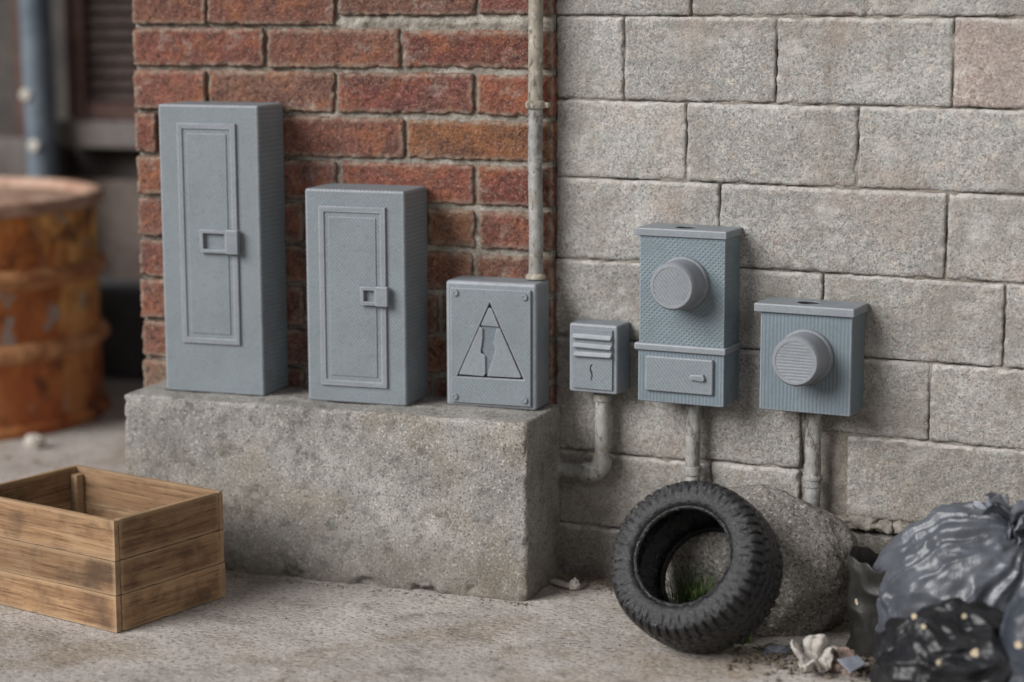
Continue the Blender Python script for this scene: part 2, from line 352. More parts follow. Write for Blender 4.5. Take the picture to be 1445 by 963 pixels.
def tube_bm(path, rad, seg=28, bm=None, cap=True):
    b = bm or bmesh.new(); P = [Vector(p) for p in path]; rings = []; nrm = None
    for i, p in enumerate(P):
        t = (P[min(i+1, len(P)-1)]-P[max(i-1, 0)]).normalized()
        if nrm is None:
            nrm = t.orthogonal().normalized()
        nrm = (nrm-t*nrm.dot(t)).normalized(); bn = t.cross(nrm)
        r = rad[i] if isinstance(rad, (list, tuple)) else rad
        rings.append([b.verts.new(p+nrm*(r*math.cos(2*math.pi*k/seg))+bn*(r*math.sin(2*math.pi*k/seg))) for k in range(seg)])
    for A, B in zip(rings, rings[1:]):
        for k in range(seg): b.faces.new((A[k], A[(k+1) % seg], B[(k+1) % seg], B[k]))
    if cap:
        b.faces.new(rings[0]); b.faces.new(rings[-1])
    return b

def cuboid_grid(lo, hi, res, skip_back=False):
    """welded grid on the faces of a box; returns V, F"""
    lo = np.array(lo, float); hi = np.array(hi, float); V = []; F = []; idx = {}
    n = [max(2, int(math.ceil((hi[k]-lo[k])/res))) for k in range(3)]
    def vid(i, j, k):
        key = (i, j, k)
        if key not in idx:
            idx[key] = len(V); V.append((lo[0]+(hi[0]-lo[0])*i/n[0], lo[1]+(hi[1]-lo[1])*j/n[1], lo[2]+(hi[2]-lo[2])*k/n[2]))
        return idx[key]
    for i in range(n[0]):
        for k in range(n[2]):
            F.append((vid(i, 0, k), vid(i+1, 0, k), vid(i+1, 0, k+1), vid(i, 0, k+1)))
            if not skip_back: F.append((vid(i, n[1], k), vid(i, n[1], k+1), vid(i+1, n[1], k+1), vid(i+1, n[1], k)))
    for j in range(n[1]):
        for k in range(n[2]):
            F.append((vid(0, j, k), vid(0, j, k+1), vid(0, j+1, k+1), vid(0, j+1, k)))
            F.append((vid(n[0], j, k), vid(n[0], j+1, k), vid(n[0], j+1, k+1), vid(n[0], j, k+1)))
    for i in range(n[0]):
        for j in range(n[1]):
            F.append((vid(i, j, 0), vid(i, j+1, 0), vid(i+1, j+1, 0), vid(i+1, j, 0)))
            F.append((vid(i, j, n[2]), vid(i+1, j, n[2]), vid(i+1, j+1, n[2]), vid(i, j+1, n[2])))
    return np.array(V), F
def rough_box(lo, hi, res, rad, amp, freq, off=0.0, edge_amp=0.0, edge_freq=30, skip_back=True, oct=3):
    V, F = cuboid_grid(lo, hi, res, skip_back)
    lo = np.array(lo); hi = np.array(hi)
    a = lo+rad; b = hi-rad
    if skip_back: b[1] = hi[1]
    q = np.clip(V, a, b); d = V-q; L = np.linalg.norm(d, axis=1)
    nrm = d/np.maximum(L, 1e-9)[:, None]
    # face normals for verts in the middle of a face are along one axis
    P = q+nrm*np.minimum(L, rad)[:, None]
    e = np.min(np.sort(np.minimum(V-lo, hi-V), axis=1)[:, 1:2], axis=1)   # distance to the nearest edge
    if skip_back:
        dd = np.stack([V[:, 0]-lo[0], hi[0]-V[:, 0], V[:, 2]-lo[2], hi[2]-V[:, 2]], 1).min(1); e = np.where(V[:, 1] <= lo[1]+1e-6, dd, V[:, 1]-lo[1])
    edge = np.exp(-(e/(rad*1.3))**2)
    wide = np.exp(-(e/(rad*1.3+.002))**2)
    P = P+nrm*(fbm(P, freq, oct, off)*amp)[:, None]
    if edge_amp:
        ch = np.maximum(0, fbm(P, edge_freq, 3, off+31)+.05)*edge_amp*edge
        P = P-nrm*ch[:, None]
    return P, F, wide
def add_rough(acc, *a, tint=(.3, .3, .3), warp=None, **k):
    P, F, e = rough_box(*a, **k)
    if warp: P = warp(P)
    n = acc['n']; acc['V'].append(P); acc['F'].extend([tuple(i+n for i in f) for f in F]); acc['n'] += len(P)
    acc['T'].append(np.tile(np.array([*tint, 1.0]), (len(P), 1))); acc['E'].append(e)
def acc_new(): return dict(V=[], F=[], T=[], E=[], n=0)
def acc_build(name, acc, mat, parent=None, smooth=180, **k):
    me = mesh_np(name, np.vstack(acc['V']), acc['F'])
    t = me.attributes.new('tint', 'FLOAT_COLOR', 'POINT'); t.data.foreach_set('color', np.vstack(acc['T']).astype(np.float32).ravel())
    E = np.concatenate(acc['E']); E4 = np.stack([E, E, E, np.ones_like(E)], 1).astype(np.float32)
    t = me.attributes.new('edge', 'FLOAT_COLOR', 'POINT'); t.data.foreach_set('color', E4.ravel())
    return link(name, me, mat, parent, None, smooth, **k)
def sheet(x0, x1, z0, z1, res, yfun):
    nx = int((x1-x0)/res); nz = int((z1-z0)/res)
    X, Z = np.meshgrid(np.linspace(x0, x1, nx+1), np.linspace(z0, z1, nz+1)); X = X.ravel(); Z = Z.ravel()
    P = np.stack([X, np.zeros_like(X), Z], 1); P[:, 1] = yfun(P)
    F = [(j*(nx+1)+i, j*(nx+1)+i+1, (j+1)*(nx+1)+i+1, (j+1)*(nx+1)+i) for j in range(nz) for i in range(nx)]
    return P, F

# ------------------------------------------------------------------ ground
gb = bmesh.new()
bmesh.ops.create_grid(gb, x_segments=60, y_segments=60, size=30)
g = from_bm('ground', gb, M['ground'], smooth=None, wn=False); tag(g, kind='structure')

# ------------------------------------------------------------------ brick wall (face at y = 0)
XL, XR = -.806, -.014
bounds = [.189, .264, .339, .4108, .487, .561, .636, .7121, .7896, .867, .940, 1.0165]
joints = {0: [-.658, -.408, -.149], 1: [-.545, -.288], 2: [-.661, -.411, -.152], 3: [-.761, -.535, -.280], 4: [-.652, -.408, -.153], 5: [-.726, -.473, -.245, -.151],
          6: [-.657, -.379, -.157], 7: [-.745, -.477, -.22], 8: [-.619, -.355, -.11], 9: [-.75, -.479, -.234]}
pal = [(.285, .105, .066), (.255, .092, .062), (.315, .122, .068), (.225, .090, .068), (.33, .138, .070), (.275, .122, .084)]
fixed = {(3, 3): (.285, .120, .042), (2, 3): (.40, .115, .045), (2, 0): (.34, .13, .062), (1, 0): (.28, .088, .056), (1, 1): (.30, .105, .060), (1, 2): (.235, .058, .042), (4, 0): (.34, .12, .065), (4, 3): (.22, .055, .050), (0, 1): (.24, .085, .060), (9, 0): (.33, .20, .14), (4, 2): (.30, .092, .045), (2, 2): (.235, .072, .055)}
acc = acc_new(); rs = random.Random(5)
rows = []
for r in range(-9, 12):
    hi = 11-r-1; lo = hi-1
    if r <= 0 and r < 0: z1 = 1.0165+(-r)*.0762; z0 = z1-.0762
    elif r == 0: z0, z1 = .940, 1.0165
    elif r <= 10: z0, z1 = bounds[10-r], bounds[11-r]
    else: break
    js = joints.get(r) or ([-.66, -.41, -.155] if r % 2 == 0 else [-.545, -.288, -.03])
    rows.append((r, z0, z1, js))
for k in range(2): rows.append((11+k, .189-.076*(k+1), .189-.076*k, [-.545, -.288] if k % 2 else [-.66, -.41, -.155]))
for r, z0, z1, js in rows:
    xs = [XL]+[x for x in js if XL+.02 < x < XR-.02]+[XR]
    for i, (a, b) in enumerate(zip(xs, xs[1:])):
        g1 = rs.uniform(.0026, .0044); g2 = rs.uniform(.0026, .0044)
        a2 = a+(g1 if i else 0); b2 = b-(g2 if i < len(xs)-2 else 0)
        zz0, zz1 = z0+rs.uniform(.0030, .0046), z1-rs.uniform(.0030, .0046)
        if r == 0:
            zz0 = .9615 if a > -.45 else .9445
        if r == 1: zz1 = .9375
        if a > -.3: zz1 -= .002; zz0 += .001
        t = fixed.get((r, i)) or rs.choice(pal); gm = sum(t)/3; t = tuple(v*.78+gm*.20 for v in t)
        t = tuple(v*rs.uniform(.9, 1.1) for v in t)
        dy = rs.uniform(-.0018, .0018)
        tilt = rs.uniform(-.006, .006); mx, mz = (a2+b2)/2, (zz0+zz1)/2
        def warp(P, tilt=tilt, mx=mx, mz=mz):
            P = P.copy(); P[:, 2] += (P[:, 0]-mx)*tilt+fbm(np.stack([P[:, 0], P[:, 0]*0, P[:, 2]*.2], 1), 30, 2, mx)*.0015
            P[:, 0] += fbm(np.stack([P[:, 2], P[:, 0]*0+mx*9, P[:, 2]*0], 1), 30, 2, mz)*.0014; return P
        vis = z0 < 1.06 and z1 > .28
        add_rough(acc, (a2, dy, zz0), (b2, .06, zz1), .0034 if vis else .012, rs.uniform(.003, .005), .0025, 90, off=rs.uniform(0, 90), edge_amp=.0055, edge_freq=60, tint=t, warp=warp)
    # bricks of the return at the left corner
    off = .105 if r % 2 else .0
    ys = [.062]+[y for y in (.06+off+.12, .06+off+.345) if y < .5]+[.56]
    for a, b in zip(ys, ys[1:]):
        t = rs.choice(pal)
        V, F = cuboid_grid((XL-.002, a+.004, z0+.0045), (XL+.05, b-.004, z1-.0045), .02)
        acc['V'].append(V); acc['F'].extend([tuple(i+acc['n'] for i in f) for f in F]); acc['n'] += len(V)
        acc['T'].append(np.tile([*t, 1.0], (len(V), 1))); acc['E'].append(np.zeros(len(V)))
bw = acc_build('brick_wall', acc, M['brick'])
tag(bw, 'weathered red brick wall behind the two tall grey cabinets', 'wall')
def my(P):
    n = fbm(P, 26, 4, 3.0)*.5
    depth = .0130-.0060*np.clip((P[:, 0]+.60)/.35, 0, 1)*np.clip((1.05-P[:, 2])/.15, .5, 1)-np.clip(n, -.5, .6)*.009
    fat = np.exp(-((P[:, 2]-.9495)/.008)**2)*np.clip((P[:, 0]+.43)/.02, 0, 1)
    return np.maximum(np.clip(depth, .0038, .018)-fat*(.0045+.005*fbm(P, 60, 3, 9.0)), -.0005)+fbm(P, 130, 3, 5)*.0016
P, F = sheet(XL+.002, XR-.001, 0.0, 1.70, .0036, my)
o = link('mortar', mesh_np('mortar', P, F), M['mortar'], bw, smooth=180)
cb = box_bm(XL+.004, XR-.002, .02, .56, 0, 1.702, 0)
o = from_bm('wall_core', cb, M['mortar'], bw, smooth=None, wn=False)

# ------------------------------------------------------------------ block wall (rotated 6.2 degrees)
WA = R(-6.2); WP = Vector((0, .02, 0)); WU = Vector((math.cos(WA), math.sin(WA), 0)); WN = Vector((math.sin(WA), -math.cos(WA), 0))
def on_wall(s, t, z=0): return WP+WU*s+WN*t+Vector((0, 0, z))
acc = acc_new()
S0 = -.016
blocks = []
def row(z0, z1, js, end=1.9):
    xs = [S0]+[j for j in js]+[end]
    for a, b in zip(xs, xs[1:]): blocks.append((a, b, z0, z1))
row(.961, 1.098, [.2261, .5184, .80, 1.09, 1.38, 1.66])
row(.8215, .961, [.1083, .3724, .6592, .95, 1.24, 1.53])
row(.6905, .8215, [.2200, .5102, .80, 1.09, 1.38, 1.66])
row(.552, .6905, [.28, .6564, .95, 1.24, 1.53])
row(.418, .552, [.19, .4585, .7522, 1.05, 1.34, 1.62])
for z in range(6): row(1.098+z*.135, 1.098+(z+1)*.135, [.10, .38, .67, .95, 1.24, 1.53] if z % 2 == 0 else [.24, .53, .81, 1.09, 1.38, 1.66])
blocks += [(S0, .232, .2185, .418), (.232, .4265, .2235, .418), (S0, .27, .0885, .2185), (.27, .4265, .0895, .2235), (S0, .13, -.04, .0885), (.13, .4265, -.04, .0895),
           (.4265, .5034, .137, .283), (.4265, .638, .290, .418), (.638, .93, .290, .418), (.93, 1.22, .29, .418), (1.22, 1.5, .29, .418), (1.5, 1.9, .29, .418), (.5034, .80, .152, .290), (.80, 1.09, .152, .29), (1.09, 1.5, .152, .29), (1.5, 1.9, .152, .29),
           (.4265, .66, -.04, .132), (.66, .95, -.04, .147), (.95, 1.3, -.04, .147), (1.3, 1.9, -.04, .147)]
bt = {(.6592, .8215): (.43, .355, .325)}
for a, b, z0, z1 in blocks:
    base = rs.uniform(.345, .44)
    t = bt.get((a, z0), (base*1.01, base*.99, base*.955))
    rec = .010 if (a, z0) == (.4265, .137) else 0
    vis = a < .82 and z0 < 1.0
    def warp(P, a=a, z0=z0):
        P = P.copy(); P[:, 2] += fbm(np.stack([P[:, 0], P[:, 0]*0+z0*7, P[:, 2]*.2], 1), 16, 3, a)*.0013
        P[:, 0] += fbm(np.stack([P[:, 2], P[:, 0]*0+a*9, P[:, 2]*0], 1), 20, 3, z0)*.0012; return P
    add_rough(acc, (a+.0013, rs.uniform(-.0012, .0012)+rec, z0+.0015), (b-.0013, .05, z1-.0013), .0042 if vis else .02, rs.uniform(.0025, .004), .0016, 80, off=rs.uniform(0, 90), edge_amp=.0040, edge_freq=40, tint=t, warp=warp)
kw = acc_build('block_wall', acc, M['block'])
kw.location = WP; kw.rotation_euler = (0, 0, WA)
tag(kw, 'pale grey concrete block wall carrying the grey meter boxes', 'wall')
P, F = sheet(S0+.001, 1.89, -.02, 1.90, .006, lambda P: np.clip(.0060-fbm(P, 13, 4, 2.)*.010, .0022, .014))
link('mortar', mesh_np('mortar', P, F), M['bmortar'], kw, smooth=180)
from_bm('wall_core', box_bm(S0+.003, 1.888, .016, .50, 0, 1.902, 0), M['bmortar'], kw, smooth=None, wn=False)
acc = acc_new()
for k in range(9):
    s = .505+k*.028
    add_rough(acc, (s-.02, -.012-.006*rs.random(), .136), (s+.026, .01, .152+.004*rs.random()), .004, .005, .006, 60, off=k*3.1, edge_amp=.008, edge_freq=40)
acc_build('mortar_lump', acc, M['bmortar'], kw)

# ------------------------------------------------------------------ concrete plinth
def pw(P):
    P = P.copy(); ang = R(1.2)
    P[:, 1] += (P[:, 0])*(-.022)*((P[:, 1] < -.1))
    # chipped lower front edge
    low = np.exp(-(P[:, 2]/.014)**2)*np.exp(-((P[:, 1]+.178)/.02)**2)
    ch = np.clip(fbm(P, 21, 5, 7.7)-.08, 0, 1)*.022
    P[:, 1] += low*ch; P[:, 2] += low*ch*.5
    return P
acc = acc_new()
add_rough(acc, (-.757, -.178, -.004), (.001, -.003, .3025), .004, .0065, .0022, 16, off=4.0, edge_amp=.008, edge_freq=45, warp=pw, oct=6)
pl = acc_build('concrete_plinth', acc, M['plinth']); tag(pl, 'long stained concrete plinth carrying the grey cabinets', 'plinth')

# ------------------------------------------------------------------ floor cabinets
def frame_bm(x0, x1, z0, z1, w, y0, y1, bev=.0015):
    return prism_bm([(x0, z0), (x1, z0), (x1, z1), (x0, z1)], y0, y1, bev, 2, holes=[[(x0+w, z0+w), (x1-w, z0+w), (x1-w, z1-w), (x0+w, z1-w)]])
def latch(parent, x0, x1, z0, z1, split, y):
    w = .0052
    l = from_bm('latch', frame_bm(x0, split+.003, z0, z1, w*1.25, y-.008, y+.001, .0015), M['printp'], parent)
    from_bm('latch_plate', box_bm(split, x1, y-.0105, y+.001, z0-.001, z1+.001, .002, 3), M['printp'], l)
    return l
def cabinet(name, loc, rz, W, D, H, door, inner_m, lat, label, mat):
    t = empty(name, loc, rz); tag(t, label, 'cabinet', 'grey cabinets standing on the plinth')
    from_bm('body', box_bm(0, W, 0, D, 0, H, .0045, 4), mat, t)
    x0, x1, z0, z1 = door; f = .0105
    d = from_bm('door', box_bm(x0+f, x1-f, -.0022, .002, z0+f, z1-f, .0008, 2), mat, t)
    from_bm('door_frame', frame_bm(x0, x1, z0, z1, f, -.0052, .002, .0022), M['printp'], d)
    i = f+.0075
    from_bm('panel', box_bm(x0+i, x1-i, -.0042, 0, z0+i, z1-i, .0014, 2), mat, d)
    latch(d, *lat, -.0050)
    return t
PT = .3035
cabinet('electrical_cabinet', (-.7005, -.106, PT), 0, .192, .103, .506, (.0375, .150, .089, .4745), 0, (.081, .155, .2505, .291, .132), 'tall narrow grey cabinet with a door, at the left end of plinth', M['printr'])
cabinet('electrical_cabinet', (-.4215, -.111, PT), R(.3), .183, .107, .3675, (.0265, .1495, .030, .3395), 0, (.105, .156, .173, .205, .134), 'medium height grey cabinet with a door, in the middle of plinth', M['print'])

# ------------------------------------------------------------------ warning box with triangle
t = empty('junction_box', (-.181, -.071, PT-.001), R(-.3)); tag(t, 'grey box with triangular warning sign on its front, at right end of plinth', 'electrical box')
W, H = .163, .216
from_bm('body', box_bm(0, W, 0, .0705, 0, H, .006, 4), M['printp'], t)
tri_o = [(.0215, .0525), (.142, .0535), (.0815, .182)]
cov = from_bm('cover', prism_bm([(.0105, .0075), (.1545, .0075), (.1545, .205), (.0105, .205)], -.0058, .002, .0022, 3, holes=[tri_o]), M['printr'], t)
from_bm('recess', prism_bm([(.020, .0515), (.1435, .0525), (.0815, .1845)], -.0004, .0005), M['groove'], cov, smooth=None, wn=False)
# sunk floor between the raised pieces, a hair above the dark groove floor
from_bm('symbol_floor', prism_bm([(.0665, .060), (.0775, .060), (.0945, .092), (.0965, .118), (.1005, .141), (.067, .141), (.0675, .118), (.064, .102), (.0715, .093)], -.0030, -.0002, .0005), M['recess'], cov)
from_bm('symbol_piece', prism_bm([(.0660, .1425), (.0985, .1415), (.0855, .1715), (.0800, .173)], -.0068, -.0002, .0014), M['printp'], cov)
from_bm('symbol_piece', prism_bm([(.0255, .0565), (.0705, .0555), (.0735, .060), (.0735, .0905), (.0700, .0935), (.0660, .0945), (.0655, .1000), (.0672, .1090), (.0690, .1220), (.0690, .1370), (.0640, .1405)], -.0068, -.0002, .0014), M['printp'], cov)
from_bm('symbol_piece', prism_bm([(.0765, .0560), (.1365, .0565), (.1372, .0590), (.1010, .1370), (.0950, .1395), (.0925, .1330), (.0905, .1210), (.0875, .1130), (.0915, .1060), (.0900, .0960), (.0860, .0830), (.0790, .0640)], -.0068, -.0002, .0014), M['printp'], cov)
for x, z in ((.0205, .196), (.1440, .194), (.0185, .0175), (.1440, .0185)):
    s = from_bm('screw', lathe_bm([(.0056, -.004), (.0056, -.0078), (.0050, -.0088), (.0030, -.0090), (.0026, -.0080)], 24, 'Y', (x, 0, z)), M['printp'], cov, rimmed=False)

# ------------------------------------------------------------------ small louvred box on the wall
DS = .058
t = empty('meter_box', on_wall(.0365, DS, .3345), WA); tag(t, 'small grey box with three louvre slats and a curved slot, above the elbow pipe', 'electrical box')
from_bm('body', box_bm(0, .0875, 0, DS-.001, 0, .117, .004, 4), M['printp'], t)
slot = [(.0425, .050), (.0405, .0475), (.0392, .043), (.0395, .0385), (.0415, .0345), (.0425, .029), (.0408, .0215), (.0402, .0195), (.0425, .0225), (.0448, .029), (.0442, .0355), (.0420, .0395), (.0418, .043), (.0428, .0465), (.0448, .0492)]
pn = from_bm('front_panel', prism_bm([(.0085, .0075), (.0800, .0075), (.0800, .109), (.0085, .109)], -.0038, .002, .0016, 2, holes=[slot]), M['print'], t)
from_bm('slot', prism_bm([(.0385, .018), (.046, .018), (.046, .052), (.0385, .052)], -.0006, .0012), M['groove'], pn, smooth=None, wn=False)
for k, z in enumerate((.0955, .0815, .0672)):
    b = box_bm(.0085+.001*k, .0795, -.0105, .001, z-.0042, z+.0042, .0022, 3)
    for v in b.verts:
        if v.co.z > z: v.co.y += .004
        v.co.z += .0012*math.sin(v.co.x*110+k*2)
    from_bm('louvre', b, M['printp'], pn)

# ------------------------------------------------------------------ round meters on the wall
def dial(parent, x, z, rad, prot, mface):
    d = from_bm('dial', lathe_bm([(rad*1.08, .001), (rad*1.08, -.006), (rad*1.05, -.0085), (rad*.995, -.010), (rad*.985, -prot*.5), (rad*.975, -prot+.013), (rad*.955, -prot+.0065), (rad*.915, -prot+.0022), (rad*.86, -prot), (rad*.775, -prot), (rad*.760, -prot+.0008)], 72, 'Y', (x, 0, z)), M['printd'], parent, smooth=40, rimmed=False)
    from_bm('dial_face', lathe_bm([(rad*.762, -prot+.004), (rad*.758, -prot+.0010), (rad*.735, -prot+.0006)], 64, 'Y', (x, 0, z)), mface, d, rimmed=False)
def lid(parent, x0, x1, y0, y1, z0, z1, hx, hy, hr):
    n = 40
    hole = [(hx+hr*math.cos(2*math.pi*i/n), hy+hr*.95*math.sin(2*math.pi*i/n)) for i in range(n)]
    b = prism_bm([(x0, y0), (x1, y0), (x1, y1), (x0, y1)], 0, z1-z0, .0, 1, holes=[hole])
    for v in b.verts: x, y, z = v.co; v.co = (x, z, z1-y)      # stand the slab flat
    ed = [e for e in b.edges if e.is_manifold and e.calc_face_angle(0) > .5]
    outer = [e for e in ed if all(abs(v.co.x-hx) > hr+.002 or abs(v.co.y-hy) > hr for v in e.verts)]
    bmesh.ops.bevel(b, geom=outer, offset=.0022, segments=3, profile=.5, affect='EDGES', clamp_overlap=True)
    l = from_bm('lid', b, M['printp'], parent)
    kb = lathe_bm([(hr*.5, z0+.0012), (hr*.99, z0+.0016), (hr*.985, z1-.0012), (hr*.94, z1-.0012), (hr*.94, z0+.0030), (hr*.5, z0+.0026)], 40, 'Z')
    for v in kb.verts: v.co.x += hx; v.co.y = v.co.y*.95+hy
    from_bm('knockout', kb, M['groove'], l, smooth=None, wn=False)
    return l
D = .075
t = empty('electric_meter', on_wall(.168, D, .332), WA); tag(t, 'tall grey meter box with round dial above a small hatch, on the block wall', 'electric meter', 'grey meters with round dials')
from_bm('body', box_bm(.0015, .1500, 0, D-.001, .094, .284, .0025, 3), M['printx'], t)
lid(t, -.0050, .1530, -.0045, D-.0015, .2755, .2885, .072, .030, .0185)
from_bm('lower_case', box_bm(0, .1505, 0, D-.001, 0, .094, .003, 3), M['printv'], t)
from_bm('band', box_bm(-.005, .1545, -.0055, D-.0015, .0865, .0985, .003, 3), M['printp'], t)
h = from_bm('hatch', box_bm(.0150, .1335, -.0065, .002, .0195, .0785, .0032, 3), M['printr'], t)
from_bm('hatch_tab', prism_bm([(.096, .0445), (.119, .0425), (.1215, .047), (.1185, .0535), (.097, .053), (.0945, .049)], -.0125, -.005, .002, 2), M['printp'], h)
dial(t, .0795, .2015, .0405, .056, M['printf'])
t = empty('electric_meter', on_wall(.3785, D, .335), WA); tag(t, 'shorter square grey meter box with round dial, on the block wall at right', 'electric meter', 'grey meters with round dials')
from_bm('body', box_bm(.0005, .1525, 0, D-.001, 0, .168, .003, 3), M['printv'], t)
lid(t, -.0085, .1565, -.0065, D-.0015, .160, .174, .0705, .032, .0185)
dial(t, .0785, .0925, .0415, .060, M['printh'])

# ------------------------------------------------------------------ conduits
def jig(path, a=.0007, s=3):
    return [(p[0]+a*math.sin(i*1.3+s), p[1]+a*math.cos(i*1.7+s), p[2]) for i, p in enumerate(path)]
t = empty('conduit_pipe', (-.036, -.022, PT+.215)); tag(t, 'long cream and grey vertical pipe running up the brick wall from the triangle box', 'pipe')
PR = .0124
up = [(-.0006+.0012*math.sin(i*.5), 0, .302+i*.05) for i in range(21)]
from_bm('upper_pipe', tube_bm(up, PR, 32), M['pipey'], t, smooth=60, wn=False)
from_bm('lower_pipe', tube_bm([(.001*math.sin(i*.9), 0, .004+i*.0375) for i in range(8)]+[(0, 0, .296)], PR*.98, 32), M['pipe'], t, smooth=60, wn=False)
c = from_bm('pipe_clamp', lathe_bm([(PR, .289), (PR+.0042, .290), (PR+.0052, .293), (PR+.0052, .297), (PR+.0042, .300), (PR, .303)], 40, 'Z'), M['pipey'], t)
from_bm('clamp_ear', box_bm(PR+.001, PR+.0105, -.003, .0115, .2905, .2995, .0018, 2), M['pipey'], c)
from_bm('foot_flange', lathe_bm([(PR, .012), (PR+.002, .0105), (PR+.0048, .0085), (PR+.0058, .006), (PR+.0058, .003), (PR+.0046, .0015), (PR-.001, .0012)], 40, 'Z'), M['pipey'], t)

t = empty('conduit_elbow', on_wall(.085, .026, .19), WA); tag(t, 'grey elbow pipe from the small louvred box bending left to the plinth', 'pipe')
er = .0132; path = [(0, 0, .146), (0, 0, .11), (0, 0, .075), (0, 0, .045)]+[(-.026+.026*math.cos(a), 0, .026-.026*math.sin(a)+.0) for a in [R(x) for x in range(0, 91, 10)]]+[(-.05, 0, 0), (-.075, 0, 0), (-.104, 0, 0)]
from_bm('bent_pipe', tube_bm(path, er, 32), M['pipe'], t, smooth=60, wn=False)
from_bm('collar', lathe_bm([(er, .126), (er+.003, .1275), (er+.003, .1385), (er, .140)], 36, 'Z'), M['pipe'], t)
b = tube_bm([(0, 0, .034)]+[(-.026+.026*math.cos(a), 0, .026-.026*math.sin(a)) for a in [R(x) for x in range(0, 91, 10)]]+[(-.036, 0, 0)], er+.0036, 36)
from_bm('elbow_fitting', b, M['pipe'], t, smooth=60, wn=False)
from_bm('end_socket', lathe_bm([(er, -.094), (er+.0045, -.0925), (er+.005, -.083), (er+.0035, -.0795), (er, -.079)], 36, 'X'), M['pipe'], t)

t = empty('conduit_pipe', on_wall(.2485, .026, 0), WA); tag(t, 'straight grey pipe below the tall round meter, ending in a collar behind the tyre', 'pipe')
from_bm('lower_pipe', tube_bm(jig([(0, 0, .06+.028*i) for i in range(11)]), .0125, 32), M['pipe'], t, smooth=60, wn=False)
from_bm('collar', lathe_bm([(.0125, .203), (.0150, .205), (.0155, .2165), (.0140, .219), (.0125, .2195)], 36, 'Z'), M['pipe'], t)
t = empty('conduit_pipe', on_wall(.4565, .026, 0), WA); tag(t, 'straight grey pipe below the square round-dial meter, going down behind the boulder', 'pipe')
from_bm('lower_pipe', tube_bm(jig([(0, 0, .06+.028*i) for i in range(11)], .0008, 1), .0128, 32), M['pipe'], t, smooth=60, wn=False)
c = from_bm('collar', lathe_bm([(.0128, .203), (.0148, .205), (.0152, .2205), (.0146, .2235), (.0128, .225)], 36, 'Z'), M['pipe'], t)
from_bm('collar_lip', lathe_bm([(.0150, .216), (.0165, .2172), (.0165, .2205), (.0150, .222)], 36, 'Z'), M['pipe'], c)

# ------------------------------------------------------------------ wooden crate
cz = math.atan2(.96, .28)-R(90)          # local y runs along the right-hand side
CW, CD, CH = .350, .251, .1835
t = empty('wooden_crate', (-.5575, -.5505, 0), cz); tag(t, 'open empty brown wooden crate on the ground in front of the plinth', 'crate')
th = .0115; zs = [(.0015, .0606), (.0612, .1170), (.1176, CH)]
def plank(nm, x0, x1, y0, y1, z0, z1, mat, seed, side):
    rr = random.Random(seed)
    lo = (x0, y0, z0); hi = (x1, y1, z1)
    V, F = cuboid_grid(lo, hi, .006); lo = np.array(lo); hi = np.array(hi)
    rad = .0016; q = np.clip(V, lo+rad, hi-rad); d = V-q; L = np.linalg.norm(d, axis=1); n = d/np.maximum(L, 1e-9)[:, None]
    P = q+n*np.minimum(L, rad)[:, None]
    st = np.array([8, 70, 70]) if side == 'x' else np.array([70, 8, 70])
    P = P+n*(fbm(P*st, 1, 3, seed*1.7)*.0009)[:, None]
    e = fbm(P, 22, 3, seed*2.3); P = P-n*(np.clip(e-.30, 0, 1)*.003)[:, None]
    c = (lo+hi)/2
    o = link(nm, mesh_np(nm, P-c, F), mat, t, c.tolist(), 50)
    return o
for k, (z0, z1) in enumerate(zs):
    e = .0007*((k*7) % 3)
    plank('plank', -CW, 0, 0+e, th, z0, z1, M['woodx'], 11+k, 'x')                        # front long side
    plank('plank', -CW, 0, CD-th, CD-e, z0, z1, M['woodx'], 21+k, 'x')                    # back long side
    plank('plank', -th+.0005, .0015-e, th+.0008, CD-th-.0008, z0, z1, M['woody'], 31+k, 'y')
    plank('plank', -CW+e, -CW+th, th+.0008, CD-th-.0008, z0, z1, M['woody'], 41+k, 'y')
for x, y in ((-th-.009, th+.009), (-th-.009, CD-th-.009), (-CW+th+.009, th+.009), (-CW+th+.009, CD-th-.009)):
    from_bm('corner_post', box_bm(-.008, .008, -.008, .008, .012, CH-.012, .001, 2), M['woodb'], t, (x, y, 0))
from_bm('base_board', box_bm(-CW+th+.001, -th-.001, th+.001, CD-th-.001, .003, .0115, .001, 2), M['woodb'], t)

